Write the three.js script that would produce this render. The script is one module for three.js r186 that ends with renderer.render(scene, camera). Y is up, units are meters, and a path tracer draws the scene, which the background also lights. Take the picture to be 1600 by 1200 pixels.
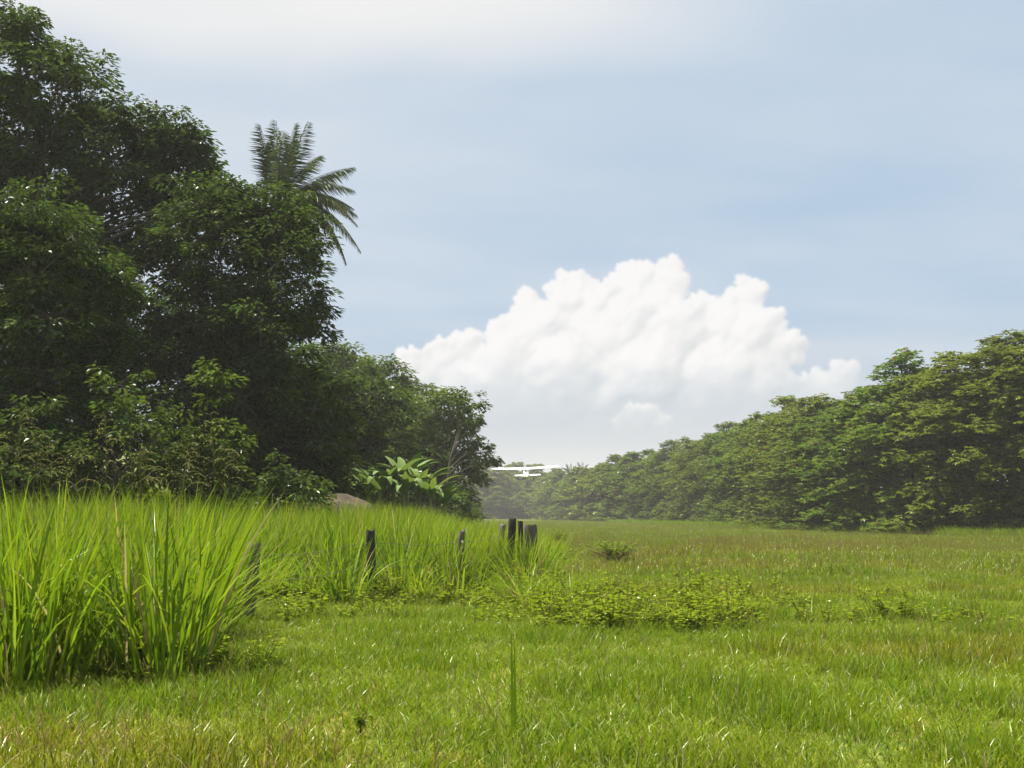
import * as THREE from 'three';
import { mergeGeometries } from 'three/addons/utils/BufferGeometryUtils.js';
import { createNoise2D, createNoise3D } from 'simplex-noise';

// ---------- camera, sky, sun, exposure ----------
const scene = new THREE.Scene();
const camera = new THREE.PerspectiveCamera(38.01, 4 / 3, 0.1, 6000);
camera.position.set(0, 1.6, 0);
camera.rotation.x = THREE.MathUtils.degToRad(6.7);
const renderer = new THREE.WebGLRenderer({ antialias: true });
renderer.toneMapping = THREE.LinearToneMapping;
renderer.toneMappingExposure = 2.6;
renderer.shadowMap.enabled = true;

const SUN_AZ = -64, SUN_EL = 70, D = Math.PI / 180;
const sunDir = new THREE.Vector3(Math.sin(SUN_AZ * D) * Math.cos(SUN_EL * D), Math.sin(SUN_EL * D), -Math.cos(SUN_AZ * D) * Math.cos(SUN_EL * D));
const sun = new THREE.DirectionalLight(new THREE.Color().setRGB(1, 0.94, 0.84), 4.9);
sun.name = 'sun';
sun.position.copy(sunDir).multiplyScalar(300).add(new THREE.Vector3(0, 0, -60));
sun.target.position.set(0, 0, -60);
sun.castShadow = true;
sun.shadow.mapSize.set(4096, 4096);
Object.assign(sun.shadow.camera, { left: -90, right: 90, top: 90, bottom: -90, near: 10, far: 800 });
scene.add(sun, sun.target);
scene.fog = new THREE.FogExp2(new THREE.Color().setRGB(0.98, 0.97, 0.93), 0.00036);

function rng(seed) { let a = seed >>> 0; return () => { a = (a + 0x6d2b79f5) | 0; let t = Math.imul(a ^ (a >>> 15), 1 | a); t = (t + Math.imul(t ^ (t >>> 7), 61 | t)) ^ t; return ((t ^ (t >>> 14)) >>> 0) / 4294967296; }; }
const n2 = createNoise2D(rng(11)), n3 = createNoise3D(rng(12));
const { clamp, lerp } = THREE.MathUtils;
const smooth = (a, b, x) => { const t = clamp((x - a) / (b - a), 0, 1); return t * t * (3 - 2 * t); };
const fbm = (x, y, o = 4) => { let s = 0, a = 0.5; for (let i = 0; i < o; i++, a *= 0.5, x = x * 2 + 7.3, y = y * 2 + 3.1) s += a * n2(x, y); return s; };

// Sky: thin high cloud that whitens towards the sun, hazy horizon, cumulus round the horizon.
function makeSky() {
  const W = 4096, H = 2048, data = new Float32Array(W * H * 4);
  const blue = [0.39, 0.54, 0.72], white = [0.86, 0.86, 0.86], low = [0.49, 0.52, 0.55];
  const gw = 1024, gh = 512, grid = new Float32Array(gw * gh);
  for (let j = 0; j < gh; j++) for (let i = 0; i < gw; i++) {
    const el = ((j + 0.5) / gh - 0.5) * Math.PI, a = ((i + 0.5) / gw - 0.25) * 2 * Math.PI;
    const x = Math.sin(a) * Math.cos(el), y = Math.sin(el), z = -Math.cos(a) * Math.cos(el);
    const cosS = x * sunDir.x + y * sunDir.y + z * sunDir.z, ang = Math.acos(clamp(cosS, -1, 1)) / D;
    const k = 1 / (Math.max(y, 0) + 0.14);                   // flat layer seen in perspective
    const px = x * k, pz = z * k;
    const streak = 0.55 * n2(px * 0.55 + 3.1, pz * 1.5 + 0.7) + 0.3 * n2(px * 1.3 + 9, pz * 3.2 + 4) + 0.12 * n2(px * 3.1, pz * 8.0);
    const azd = a > Math.PI ? a / D - 360 : a / D, eld = el / D, nz = n2(px * 0.7 + 5, pz * 1.1);
    const sheet = smooth(21, 24.5, eld + 1.3 * nz + 0.8 * streak) * smooth(16, 1, azd + 5 * nz) * smooth(-150, -110, azd);      // a sheet of cirrus on the sunny side
    let w = 0.12 + 0.55 * smooth(80, 38, ang) + 0.24 * streak + 0.5 * sheet;
    grid[j * gw + i] = clamp(w, 0, 1.08);
  }
  const wAt = (u, v) => {
    const x = u * gw - 0.5, y = clamp(v * gh - 0.5, 0, gh - 1.001), x0 = Math.floor(x), y0 = Math.floor(y), fx = x - x0, fy = y - y0;
    const a = (x0 + gw) % gw, b = (x0 + 1 + gw) % gw, y1 = Math.min(y0 + 1, gh - 1);
    return lerp(lerp(grid[y0 * gw + a], grid[y0 * gw + b], fx), lerp(grid[y1 * gw + a], grid[y1 * gw + b], fx), fy);
  };
  for (let j = 0; j < H; j++) {
    const v = (j + 0.5) / H, el = (v - 0.5) * 180, hz = smooth(11, 2, el);
    for (let i = 0; i < W; i++) {
      const o = (j * W + i) * 4, w = wAt((i + 0.5) / W, v);
      for (let c = 0; c < 3; c++) data[o + c] = lerp(lerp(blue[c], white[c], Math.max(w, 0)), low[c], hz * 0.75);
      data[o + 3] = 1;
    }
  }
  // cumulus: heaps of puffs (azimuth, elevation, radius in degrees), each with smaller puffs on its rim
  const heap = [[-5.29, 7.49, 0.92], [-3.65, 7.84, 1.05], [-2.16, 8.34, 1.18], [-0.33, 8.02, 1.81], [-0.99, 6.7, 1.97], [1.33, 9.65, 1.58], [3, 11.02, 1.32], [3.51, 11.44, 0.92], [4.98, 9.29, 2.3], [6.17, 11.56, 1.25], [8.14, 11.67, 1.18], [7.47, 10.88, 1.32], [8.59, 9.23, 1.97], [9.75, 10.17, 0.99], [10.87, 9.81, 1.48], [12.02, 10.89, 0.99], [12.51, 11.42, 0.46], [12.13, 9.12, 1.64], [13.54, 8.28, 1.15], [14.26, 8.41, 0.66], [6.6, 6.98, 2.8], [2.65, 7.02, 2.63], [10.49, 6.91, 2.47], [12.71, 6.86, 1.64], [5.27, 5.69, 1.97], [15.5, 6.3, 0.92], [16.43, 6.59, 0.86], [17.05, 7.04, 0.43], [14.86, 5.52, 0.99], [9.17, 5.32, 1.97], [0.66, 5.71, 1.64], [-2.65, 6.69, 1.48], [-4.63, 6.68, 0.99]];
  const R = rng(5);
  function cumulus(main, base) {
    const puffs = [];
    for (const [a, e, r] of main) {
      puffs.push([a, e, r * 0.94]);
      for (let i = 0; i < 10; i++) {
        const t = R() * 6.283, q = r * (0.17 + 0.32 * R()), ca = a + Math.cos(t) * r * 0.8, ce = e + Math.sin(t) * r * 0.78;
        puffs.push([ca, ce, q]);
        for (let k = 0; k < 5; k++) { const s = R() * 6.283, g = q * (0.3 + 0.2 * R()); puffs.push([ca + Math.cos(s) * q * 0.85, ce + Math.sin(s) * q * 0.85, g]); }
      }
    }
    let a0 = 1e9, a1 = -1e9, e0 = 1e9, e1 = -1e9;
    for (const [a, e, r] of puffs) { a0 = Math.min(a0, a - r); a1 = Math.max(a1, a + r); e0 = Math.min(e0, e - r); e1 = Math.max(e1, e + r); }
    const S = W / 360, i0 = Math.floor(a0 * S) - 8, nw = Math.ceil((a1 - a0) * S) + 16, j0 = Math.floor(e0 * S) - 8, nh = Math.ceil((e1 - e0) * S) + 16;
    const z = new Float32Array(nw * nh), cover = new Float32Array(nw * nh);
    for (const [a, e, r] of puffs) {
      const ci = (a * S) - i0, cj = (e * S) - j0, rr = r * S * 1.15;
      for (let j = Math.max(0, Math.floor(cj - rr)); j <= Math.min(nh - 1, cj + rr); j++) for (let i = Math.max(0, Math.floor(ci - rr)); i <= Math.min(nw - 1, ci + rr); i++) {
        const wx = 0.2 * n2((i + i0) * 0.06, (j + j0) * 0.06) + 0.13 * n2((i + i0) * 0.16, (j + j0) * 0.16 + 40) + 0.08 * n2((i + i0) * 0.4, (j + j0) * 0.4 + 80), dx = (i - ci) / S, dy = (j - cj) / S, d = Math.hypot(dx, dy) + wx * Math.min(r, 0.9), h = r * r - d * d;
        const edge = smooth(r * 1.03, r * 0.72, d), o = j * nw + i;
        cover[o] = 1 - (1 - cover[o]) * (1 - edge);
        if (h > 0) { const q = Math.sqrt(h) + (r < 0.8 ? 0.35 : 0); z[o] = Math.max(z[o], q); }
      }
    }
    for (let j = 0; j < nh; j++) for (let i = 0; i < nw; i++) { const o = j * nw + i; if (z[o] > 0) z[o] += 0.7 * fbm((i + i0) / S * 0.17, (j + j0) / S * 0.2 + 31, 6); }
    for (let pass = 0; pass < 2; pass++) { const c = z.slice(); for (let j = 1; j < nh - 1; j++) for (let i = 1; i < nw - 1; i++) { const o = j * nw + i; z[o] = (c[o] * 2 + c[o - 1] + c[o + 1] + c[o - nw] + c[o + nw]) / 6; } }
    for (let j = 2; j < nh - 2; j++) for (let i = 2; i < nw - 2; i++) {
      const o = j * nw + i, al = cover[o];
      if (al < 0.002) continue;
      const gx = (z[o + 2] - z[o - 2]) * S / 4, gy = (z[o + 2 * nw] - z[o - 2 * nw]) * S / 4, n = 1 / Math.sqrt(1 + gx * gx + gy * gy);
      const el = (j + j0) / S, az = (i + i0) / S;
      const lit = (gx * 0.5 - gy * 0.7) * n + 0.4 * n, tone = 0.5 + 0.5 * n2(az * 0.35, el * 0.5 + 9);
      const lum = clamp(0.71 + 0.2 * lit + 0.06 * tone + 0.07 * smooth(6, 11, el), 0.55, 0.93);
      const shade = smooth(0.9, 0.68, lum), col = [lum * lerp(1, 0.965, shade), lum * 0.99, lum * lerp(0.99, 1.02, shade)], fade = smooth(base, base + 4.0, el + 0.9 * fbm(az * 0.5, el * 0.8, 3)), A = Math.min(1, al * 1.15) * fade * 0.97;
      const ii = ((Math.round(0.25 * W) + i + i0) % W + W) % W, jj = H / 2 + j + j0;
      if (jj < 0 || jj >= H) continue;
      const q = (jj * W + ii) * 4;
      for (let c = 0; c < 3; c++) data[q + c] = lerp(data[q + c], col[c], A);
    }
  }
  cumulus(heap, 4.3);
  cumulus([[6.2, 4.9, 0.7], [7.0, 5.1, 0.55], [5.6, 4.6, 0.5], [7.7, 4.6, 0.5]], 3.2);
  for (const az of [48, 86, 128, 171, 214, 258, 300]) {
    const main = [], wide = 5 + 5 * R(), tall = 3 + 4 * R();
    for (let k = 0; k < 22; k++) { const t = (R() * 2 - 1), top = tall * (1 - t * t) * (0.5 + 0.5 * R()); main.push([az + t * wide, 5.5 + top * R(), 0.8 + 1.3 * R()]); }
    cumulus(main, 3.6);
  }
  for (let k = 0; k < data.length; k++) data[k] /= 2.6;                // the air's radiance at the exposure set above
  const t = new THREE.DataTexture(data, W, H, THREE.RGBAFormat, THREE.FloatType);
  t.mapping = THREE.EquirectangularReflectionMapping;
  t.magFilter = THREE.LinearFilter;
  t.needsUpdate = true;
  return t;
}
const skyTexture = makeSky();
scene.background = skyTexture;
scene.environment = skyTexture;

// ---------- helpers ----------
const V = (x, y, z) => new THREE.Vector3(x, y, z);
const taken = {};
const numbered = (name) => { const n = taken[name] = (taken[name] ?? -1) + 1; return n ? name + '_' + String(n).padStart(3, '0') : name; };
function tag(o, label, category, group, kind) {
  o.userData.label = label;
  if (category) o.userData.category = category;
  if (group) o.userData.group = group;
  if (kind) o.userData.kind = kind;
  return o;
}
function thing(name, x, y, z, turn = 0) { const g = new THREE.Group(); g.name = numbered(name); g.position.set(x, y, z); g.rotation.y = turn; scene.add(g); return g; }
function put(name, geometry, material, parent) { const m = new THREE.Mesh(geometry, material); m.name = parent === scene ? numbered(name) : name; m.castShadow = m.receiveShadow = true; parent.add(m); return m; }
function copyOf(o, x, y, z, turn, sx = 1, sy = 1) { const c = o.clone(); c.name = numbered(o.name.replace(/_\d{3}$/, '')); c.position.set(x, y, z); c.rotation.y = turn; c.scale.set(sx, sy, sx); c.userData = { ...o.userData }; scene.add(c); return c; }

// Leaves and blades: loose faces with a colour each; list 0 is matt and lets light through, list 1 is shiny.
class Faces {
  constructor() { this.p = []; this.c = []; this.i = [[], []]; }
  leaf(o, dir, nor, L, Wd, col, gloss = 0) {
    const s = V().crossVectors(dir, nor).normalize(), n = V().crossVectors(s, dir).normalize(), b = this.p.length / 3, m = 0.45 * L, l = 0.16 * Wd;
    for (const [a, w, h] of [[0, 0, 0], [m, 0.5 * Wd, l], [L, 0, -0.1 * L], [m, -0.5 * Wd, l]]) {
      this.p.push(o.x + dir.x * a + s.x * w + n.x * h, o.y + dir.y * a + s.y * w + n.y * h, o.z + dir.z * a + s.z * w + n.z * h);
      this.c.push(col[0], col[1], col[2]);
    }
    this.i[gloss].push(b, b + 1, b + 2, b, b + 2, b + 3);
  }
  // a blade from base o that leans towards angle a, bends over with its length; seg strips that taper to a point
  blade(o, a, lean, bend, L, Wd, col, seg = 3, gloss = 0, twist = 0) {
    const cx = Math.cos(a), cz = Math.sin(a), b = this.p.length / 3;
    let x = o.x, y = o.y, z = o.z, t = lean;
    const sx = -Math.sin(a + twist), sz = Math.cos(a + twist);
    for (let k = 0; k <= seg; k++) {
      const f = k / seg, w = 0.5 * Wd * (f < 0.3 ? 0.6 + f * 1.33 : 1 - ((f - 0.3) / 0.7) ** 1.7);
      if (k < seg) { this.p.push(x - sx * w, y, z - sz * w, x + sx * w, y, z + sz * w); this.c.push(...col, ...col); } else { this.p.push(x, y, z); this.c.push(...col); }
      const st = L / seg;
      x += cx * Math.sin(t) * st; z += cz * Math.sin(t) * st; y += Math.cos(t) * st;
      t += bend / seg * (0.5 + f);
    }
    for (let k = 0; k < seg - 1; k++) { const q = b + 2 * k; this.i[gloss].push(q, q + 1, q + 3, q, q + 3, q + 2); }
    const q = b + 2 * (seg - 1); this.i[gloss].push(q, q + 1, q + 2);
  }
  stick(a, b, r, col) {                                       // thin three-sided stem
    const d = V().subVectors(b, a).normalize(), u = V().crossVectors(d, Math.abs(d.y) > 0.9 ? V(1, 0, 0) : V(0, 1, 0)).normalize(), w = V().crossVectors(d, u), k = this.p.length / 3;
    for (const [q, s] of [[a, 1], [b, 0.6]]) for (let j = 0; j < 3; j++) { const t = j * 2.0944; this.p.push(q.x + (u.x * Math.cos(t) + w.x * Math.sin(t)) * r * s, q.y + (u.y * Math.cos(t) + w.y * Math.sin(t)) * r * s, q.z + (u.z * Math.cos(t) + w.z * Math.sin(t)) * r * s); this.c.push(...col); }
    for (let j = 0; j < 3; j++) { const m = (j + 1) % 3; this.i[0].push(k + j, k + m, k + 3 + m, k + j, k + 3 + m, k + 3 + j); }
  }
  build() {
    const g = new THREE.BufferGeometry();
    g.setAttribute('position', new THREE.Float32BufferAttribute(this.p, 3));
    g.setAttribute('color', new THREE.Float32BufferAttribute(this.c, 3));
    const all = new Uint32Array(this.i[0].length + this.i[1].length);
    all.set(this.i[0]); all.set(this.i[1], this.i[0].length);
    g.setIndex(new THREE.BufferAttribute(all, 1));
    g.addGroup(0, this.i[0].length, 0);
    if (this.i[1].length) g.addGroup(this.i[0].length, this.i[1].length, 1);
    return g;
  }
}
const leafMatt = new THREE.MeshPhysicalMaterial({ name: 'leaf', vertexColors: true, side: THREE.DoubleSide, roughness: 1, transmission: 0.4, thickness: 0, specularIntensity: 0.08 });
const leafShiny = new THREE.MeshStandardMaterial({ name: 'waxy_leaf', vertexColors: true, side: THREE.DoubleSide, roughness: 0.44 });
const LEAF = [leafMatt, leafShiny];
const grassMatt = new THREE.MeshPhysicalMaterial({ name: 'grass_blade', vertexColors: true, side: THREE.DoubleSide, roughness: 1, transmission: 0.5, thickness: 0, specularIntensity: 0.08 });
const grassShiny = new THREE.MeshStandardMaterial({ name: 'shiny_grass_blade', vertexColors: true, side: THREE.DoubleSide, roughness: 0.42 });
const GRASS = [grassMatt, grassShiny];

function tube(points, radii, sides = 7) {
  const c = new THREE.CatmullRomCurve3(points), seg = Math.max(3, points.length * 2), fr = c.computeFrenetFrames(seg), p = [], uv = [], idx = [];
  for (let k = 0; k <= seg; k++) {
    const f = k / seg, q = c.getPoint(f), ri = f * (radii.length - 1), r0 = Math.floor(ri), r = lerp(radii[r0], radii[Math.min(r0 + 1, radii.length - 1)], ri - r0);
    for (let j = 0; j <= sides; j++) { const t = j / sides * 6.28319, N = fr.normals[k], B = fr.binormals[k]; p.push(q.x + r * (N.x * Math.cos(t) + B.x * Math.sin(t)), q.y + r * (N.y * Math.cos(t) + B.y * Math.sin(t)), q.z + r * (N.z * Math.cos(t) + B.z * Math.sin(t))); uv.push(j / sides, f * 4); }
  }
  for (let k = 0; k < seg; k++) for (let j = 0; j < sides; j++) { const a = k * (sides + 1) + j, b = a + sides + 1; idx.push(a, b, a + 1, b, b + 1, a + 1); }
  const g = new THREE.BufferGeometry();
  g.setAttribute('position', new THREE.Float32BufferAttribute(p, 3)); g.setAttribute('uv', new THREE.Float32BufferAttribute(uv, 2)); g.setIndex(idx); g.computeVertexNormals();
  return g;
}
function noiseTexture(size, paint) {
  const d = new Uint8Array(size * size * 4);
  for (let y = 0; y < size; y++) for (let x = 0; x < size; x++) { const c = paint(x / size, y / size), o = (y * size + x) * 4; d[o] = c[0]; d[o + 1] = c[1]; d[o + 2] = c[2]; d[o + 3] = 255; }
  const t = new THREE.DataTexture(d, size, size); t.wrapS = t.wrapT = THREE.RepeatWrapping; t.magFilter = THREE.LinearFilter; t.colorSpace = THREE.SRGBColorSpace; t.needsUpdate = true; return t;
}
// noise that repeats over the unit square
const wrapN = (u, v, f, s) => { const a = u * 6.28319, b = v * 6.28319, r = f / 6.28319; return 0.5 * n3(Math.cos(a) * r + s, Math.sin(a) * r, Math.cos(b) * r) + 0.5 * n3(Math.sin(b) * r, Math.cos(a) * r - s, Math.sin(a) * r + 5); };
const barkTex = noiseTexture(256, (u, v) => { const k = 74 + 28 * wrapN(u, v, 8, 1) + 26 * wrapN(u, v, 40, 7); return [k, k * 0.92, k * 0.8]; });
const bark = new THREE.MeshStandardMaterial({ name: 'bark', map: barkTex, bumpMap: barkTex, bumpScale: 0.02, roughness: 0.95 });
const paleBark = new THREE.MeshStandardMaterial({ name: 'pale_bark', color: new THREE.Color(1.9, 1.85, 1.75), map: barkTex, roughness: 0.9 });

// ---------- ground ----------
const edgeX = (d) => 0.6 - 0.06 * (d - 25);                    // where the tall grass meets the mown strip
function ground(x, z) {
  const d = -z, l = edgeX(d) - x;
  return 0.8 * smooth(0, 13, l) * smooth(20, 48, d) + 4 * smooth(13, 42, l) * smooth(30, 75, d) + 14 * smooth(26, 95, l) * smooth(55, 140, d)
    + (0.06 * n2(x * 0.13, z * 0.13) + 0.035 * n2(x * 0.45, z * 0.45)) * smooth(400, 40, Math.abs(d)) + 0.12 * n2(x * 0.03 + 5, z * 0.03) * smooth(10, 40, d) * smooth(500, 100, d);
}
{
  const lines = (s) => { const out = []; for (let k = -90; k <= 90; k++) { const t = k / 90; out.push(Math.sign(t) * (Math.abs(t) * 60 + s * Math.abs(t) ** 5)); } return out; };
  const xs = lines(2400), zs = lines(2900).map((v) => v - 30), p = [], uv = [], col = [], idx = [];
  for (const z of zs) for (const x of xs) {
    p.push(x, ground(x, z), z); uv.push(x / 6, z / 6);
    const t = 0.5 + 0.5 * fbm(x * 0.05, z * 0.09, 3);
    col.push(lerp(0.85, 1.15, t), lerp(1.02, 0.96, t), lerp(0.9, 1.1, t));
  }
  const n = xs.length;
  for (let j = 0; j < zs.length - 1; j++) for (let i = 0; i < n - 1; i++) { const a = j * n + i; idx.push(a, a + n, a + 1, a + 1, a + n, a + n + 1); }
  const g = new THREE.BufferGeometry();
  g.setAttribute('position', new THREE.Float32BufferAttribute(p, 3)); g.setAttribute('uv', new THREE.Float32BufferAttribute(uv, 2)); g.setAttribute('color', new THREE.Float32BufferAttribute(col, 3)); g.setIndex(idx); g.computeVertexNormals();
  const tex = noiseTexture(1024, (u, v) => { const a = wrapN(u, v, 6, 3), b = wrapN(u, v, 60, 9), c = wrapN(u, v, 190, 2); const k = 1 + 0.18 * a + 0.3 * b + 0.35 * c; const dry = smooth(0.0, 0.5, a + 0.6 * b); return [lerp(84, 104, dry) * k, lerp(98, 100, dry) * k, lerp(22, 32, dry) * k]; });
  const m = put('ground', g, new THREE.MeshStandardMaterial({ name: 'grassy_soil', map: tex, vertexColors: true, roughness: 1, bumpMap: tex, bumpScale: 0.05 }), scene);
  tag(m, 'grassy ground of the airstrip and the bank beside it', 'ground', null, 'structure');
}
{ // low wooded ridge far beyond the end of the strip
  const p = [], idx = [], n = 90, rows = 8;
  for (let j = 0; j <= rows; j++) for (let i = 0; i <= n; i++) { const x = -900 + 1800 * i / n, f = j / rows, top = (46 + 34 * n2(x * 0.0016, 3) + 9 * n2(x * 0.008, 8)) * smooth(900, 500, Math.abs(x)); p.push(x, top * Math.sin(f * Math.PI) * (1 + 0.04 * n2(x * 0.03, f * 9)) - 2, -1500 - 420 * f); }
  for (let j = 0; j < rows; j++) for (let i = 0; i < n; i++) { const a = j * (n + 1) + i; idx.push(a, a + 1, a + n + 1, a + 1, a + n + 2, a + n + 1); }
  const g = new THREE.BufferGeometry(); g.setAttribute('position', new THREE.Float32BufferAttribute(p, 3)); g.setIndex(idx); g.computeVertexNormals();
  tag(put('hills', g, new THREE.MeshStandardMaterial({ name: 'far_woods', color: new THREE.Color(0.05, 0.075, 0.035), roughness: 1 }), scene), 'low wooded ridge beyond the end of the airstrip', 'hills', null, 'structure');
}

// ---------- trees ----------
const mixc = (r, set) => { const a = set[Math.floor(r() * set.length)], k = 0.8 + 0.4 * r(); return [a[0] * k, a[1] * k, a[2] * k]; };
const GREEN = [[0.07, 0.11, 0.012], [0.085, 0.13, 0.014], [0.055, 0.095, 0.012], [0.1, 0.14, 0.016]];
const DEEP = [[0.05, 0.085, 0.011], [0.06, 0.1, 0.012], [0.042, 0.072, 0.01], [0.08, 0.12, 0.014]];
const FRESH = [[0.11, 0.16, 0.018], [0.095, 0.14, 0.016], [0.075, 0.12, 0.014]];
const ALMOND = [[0.1, 0.15, 0.015], [0.115, 0.165, 0.018], [0.085, 0.13, 0.014], [0.135, 0.175, 0.021]];

// Broad tree from lobes [x, y, z, radius]: limbs run to every lobe, twigs of leaves sit all round it.
function broadTree(T, lobes, foot, o) {
  const r = rng(o.seed), F = new Faces(), wood = [], top = lobes.reduce((a, b) => (b[1] > a[1] ? b : a));
  const mid = V(lerp(foot.x, top[0], 0.6), lerp(foot.y, top[1], 0.55), lerp(foot.z, top[2], 0.6)), R0 = o.trunk;
  const line = [foot.clone(), V(lerp(foot.x, mid.x, 0.3) + 0.2 * (r() - 0.5), lerp(foot.y, mid.y, 0.35), lerp(foot.z, mid.z, 0.3)), V(lerp(foot.x, mid.x, 0.7), lerp(foot.y, mid.y, 0.7), lerp(foot.z, mid.z, 0.7)), mid];
  wood.push(tube([V(foot.x, foot.y - 0.4, foot.z), ...line], [R0 * 1.5, R0 * 1.1, R0 * 0.9, R0 * 0.7, R0 * 0.45], 9));
  const curve = new THREE.CatmullRomCurve3(line);
  for (const [x, y, z, q, flat = 0.75] of lobes) {
    const f = clamp((y - foot.y) / (mid.y - foot.y) * 0.75, 0.25, 1), a = curve.getPoint(f), c = V(x, y, z), h = a.clone().lerp(c, 0.5).add(V(r() - 0.5, 0.12 * a.distanceTo(c), r() - 0.5)), br = R0 * lerp(0.36, 0.22, f);
    wood.push(tube([a, h, c], [br, br * 0.6, br * 0.3], 6));
    const n = Math.round(o.density * q * q * 6.4) + 8;
    for (let k = 0; k < n; k++) {
      const u = 2 * r() - 1, t = r() * 6.28319, s = Math.sqrt(1 - u * u), rad = q * (0.55 + 0.5 * Math.sqrt(r())) * (1 + 0.18 * n3(x + s * Math.cos(t), y + u, z + s * Math.sin(t)));
      const out = V(s * Math.cos(t), u, s * Math.sin(t)), cc = V(x + out.x * rad, y + out.y * rad * flat, z + out.z * rad), cr = o.twig * (0.7 + 0.6 * r());
      if (k % 3 === 0) wood.push(tube([c, c.clone().lerp(cc, 0.5).add(V(0, 0.1 * q, 0)), cc], [br * 0.28, br * 0.18, br * 0.08], 4));
      const tint = 0.75 + 0.55 * r() * r();
      for (let m = 0; m < o.leaves; m++) {
        const d = V(r() * 2 - 1, r() * 2 - 1, r() * 2 - 1); if (d.lengthSq() > 1) { m--; continue; }
        const at = cc.clone().add(V(d.x * cr, d.y * cr * 0.6, d.z * cr));
        const dir = V(d.x + out.x * 0.5 + 0.5 * (r() - 0.5), d.y * 0.4 - 0.25 + 0.3 * (r() - 0.5), d.z + out.z * 0.5 + 0.5 * (r() - 0.5)).normalize();
        const nor = V(0.9 * (r() - 0.5) + out.x * 0.3, 1, 0.9 * (r() - 0.5) + out.z * 0.3).normalize(), col = mixc(r, o.set).map((v) => v * tint);
        F.leaf(at, dir, nor, o.leaf * (0.7 + 0.6 * r()), o.leaf * 0.58 * (0.7 + 0.5 * r()), col, r() < o.shine ? 1 : 0);
      }
    }
  }
  const base = T.position, local = (g) => g.translate(-base.x, -base.y, -base.z);
  put('trunk', local(mergeGeometries(wood)), o.bark ?? bark, T);
  put('crown', local(F.build()), LEAF, T);
  return T;
}
function leftTree(name, label, category, lobes, fx, fz, o) {
  const y = ground(fx, fz), T = thing(name, fx, y, fz);
  broadTree(T, lobes, V(fx, y, fz), o);
  return tag(T, label, category, o.group);
}
const spread = (list, depth, seed) => { const r = rng(seed), out = []; for (const l of list) { out.push([l[0], l[1], l[2] + depth * (r() - 0.7), l[3]]); out.push([l[0] + (r() - 0.5) * l[3], l[1] - 0.3 * l[3], l[2] - depth * (0.6 + 0.7 * r()), l[3] * 1.0]); } return out; };
leftTree('broadleaf_tree', 'tallest dark broadleaf tree rising to the upper left corner above its neighbours', 'tree',
  spread([[-22.6, 23.9, -48, 0.9], [-21.4, 23.0, -48, 0.8], [-21.9, 21.4, -48, 2.2], [-19.7, 20.2, -48, 2.2], [-17.4, 19.3, -48, 1.7], [-15.7, 18.9, -48, 1.6], [-14.7, 18.3, -48, 0.8], [-21.1, 17.8, -48, 2.9], [-17.9, 16.7, -48, 2.2], [-15.5, 16.5, -48, 1.4], [-25.5, 20.2, -48, 3.3], [-24.4, 16.4, -48, 3], [-13.9, 16.5, -48, 0.9], [-12.2, 15.2, -46, 1.1], [-20.9, 14.3, -48, 2.5], [-17.2, 13.8, -48, 1.5]], 3, 1),
  -19.5, -49, { seed: 21, trunk: 0.5, density: 1.0, twig: 0.58, leaves: 60, leaf: 0.27, set: DEEP, shine: 0.05 });
leftTree('broadleaf_tree', 'dark bushy tree at the left edge in front of the tallest tree', 'tree',
  spread([[-15.7, 11.7, -36, 1.3], [-16.9, 11.4, -36, 1.5], [-14.6, 10.6, -36, 1.2], [-13.9, 9.4, -36, 1], [-16.1, 9.4, -36, 1.9], [-18.3, 9.6, -36, 2.1], [-14.9, 7.9, -36, 1.7], [-13.6, 7.5, -36, 1], [-16.7, 7.1, -36, 1.9], [-15.4, 5.8, -36, 1.7], [-18.2, 6.7, -36, 1.9], [-15.3, 4.2, -36, 1.4]], 2, 2),
  -16.2, -37, { seed: 22, trunk: 0.32, density: 1.15, twig: 0.45, leaves: 56, leaf: 0.21, set: DEEP, shine: 0.07 });
leftTree('broadleaf_tree', 'broad dark tree with layered boughs hanging to the grass, in front of the palm', 'tree',
  spread([[-13.3, 14.2, -45, 1.5, 0.5], [-11.5, 14.8, -45, 1.6, 0.5], [-9.9, 14.2, -45, 1.5, 0.5], [-8.8, 13.4, -45, 1, 0.5], [-12, 12.6, -45, 2.3], [-9.5, 11.8, -45, 1.8], [-14.4, 11.8, -45, 1.9], [-8.4, 9.7, -45, 0.9], [-10.2, 9.3, -45, 2.5], [-13, 9.3, -45, 2.3], [-15, 9, -45, 1.8], [-9, 6.9, -45, 1.7], [-10.9, 6.1, -45, 2.5], [-8, 5.8, -45, 1.1], [-9, 4.3, -45, 1.8], [-7.5, 4.2, -45, 0.9], [-13, 5.6, -45, 2.1], [-11.3, 3.3, -45, 1.8], [-7.6, 2.6, -45, 1.0], [-9.4, 2.3, -45, 1.2]], 2.5, 3),
  -11.2, -46, { seed: 23, trunk: 0.42, density: 1.05, twig: 0.54, leaves: 58, leaf: 0.25, set: DEEP, shine: 0.05 });
leftTree('broadleaf_tree', 'round topped tree on the rise behind the banana plants', 'tree',
  spread([[-14.8, 15.1, -100, 2.6], [-12.2, 14.5, -100, 2.4], [-10.3, 13, -100, 2.2], [-13.8, 11, -100, 3.4], [-9.2, 10.4, -100, 2.6], [-16.1, 11, -100, 3.4], [-17.4, 15.7, -100, 2.9], [-11.5, 7.6, -100, 3.4]], 3, 4),
  -12.6, -101, { seed: 24, trunk: 0.4, density: 0.42, twig: 0.75, leaves: 34, leaf: 0.46, set: FRESH, shine: 0.04 });
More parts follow.
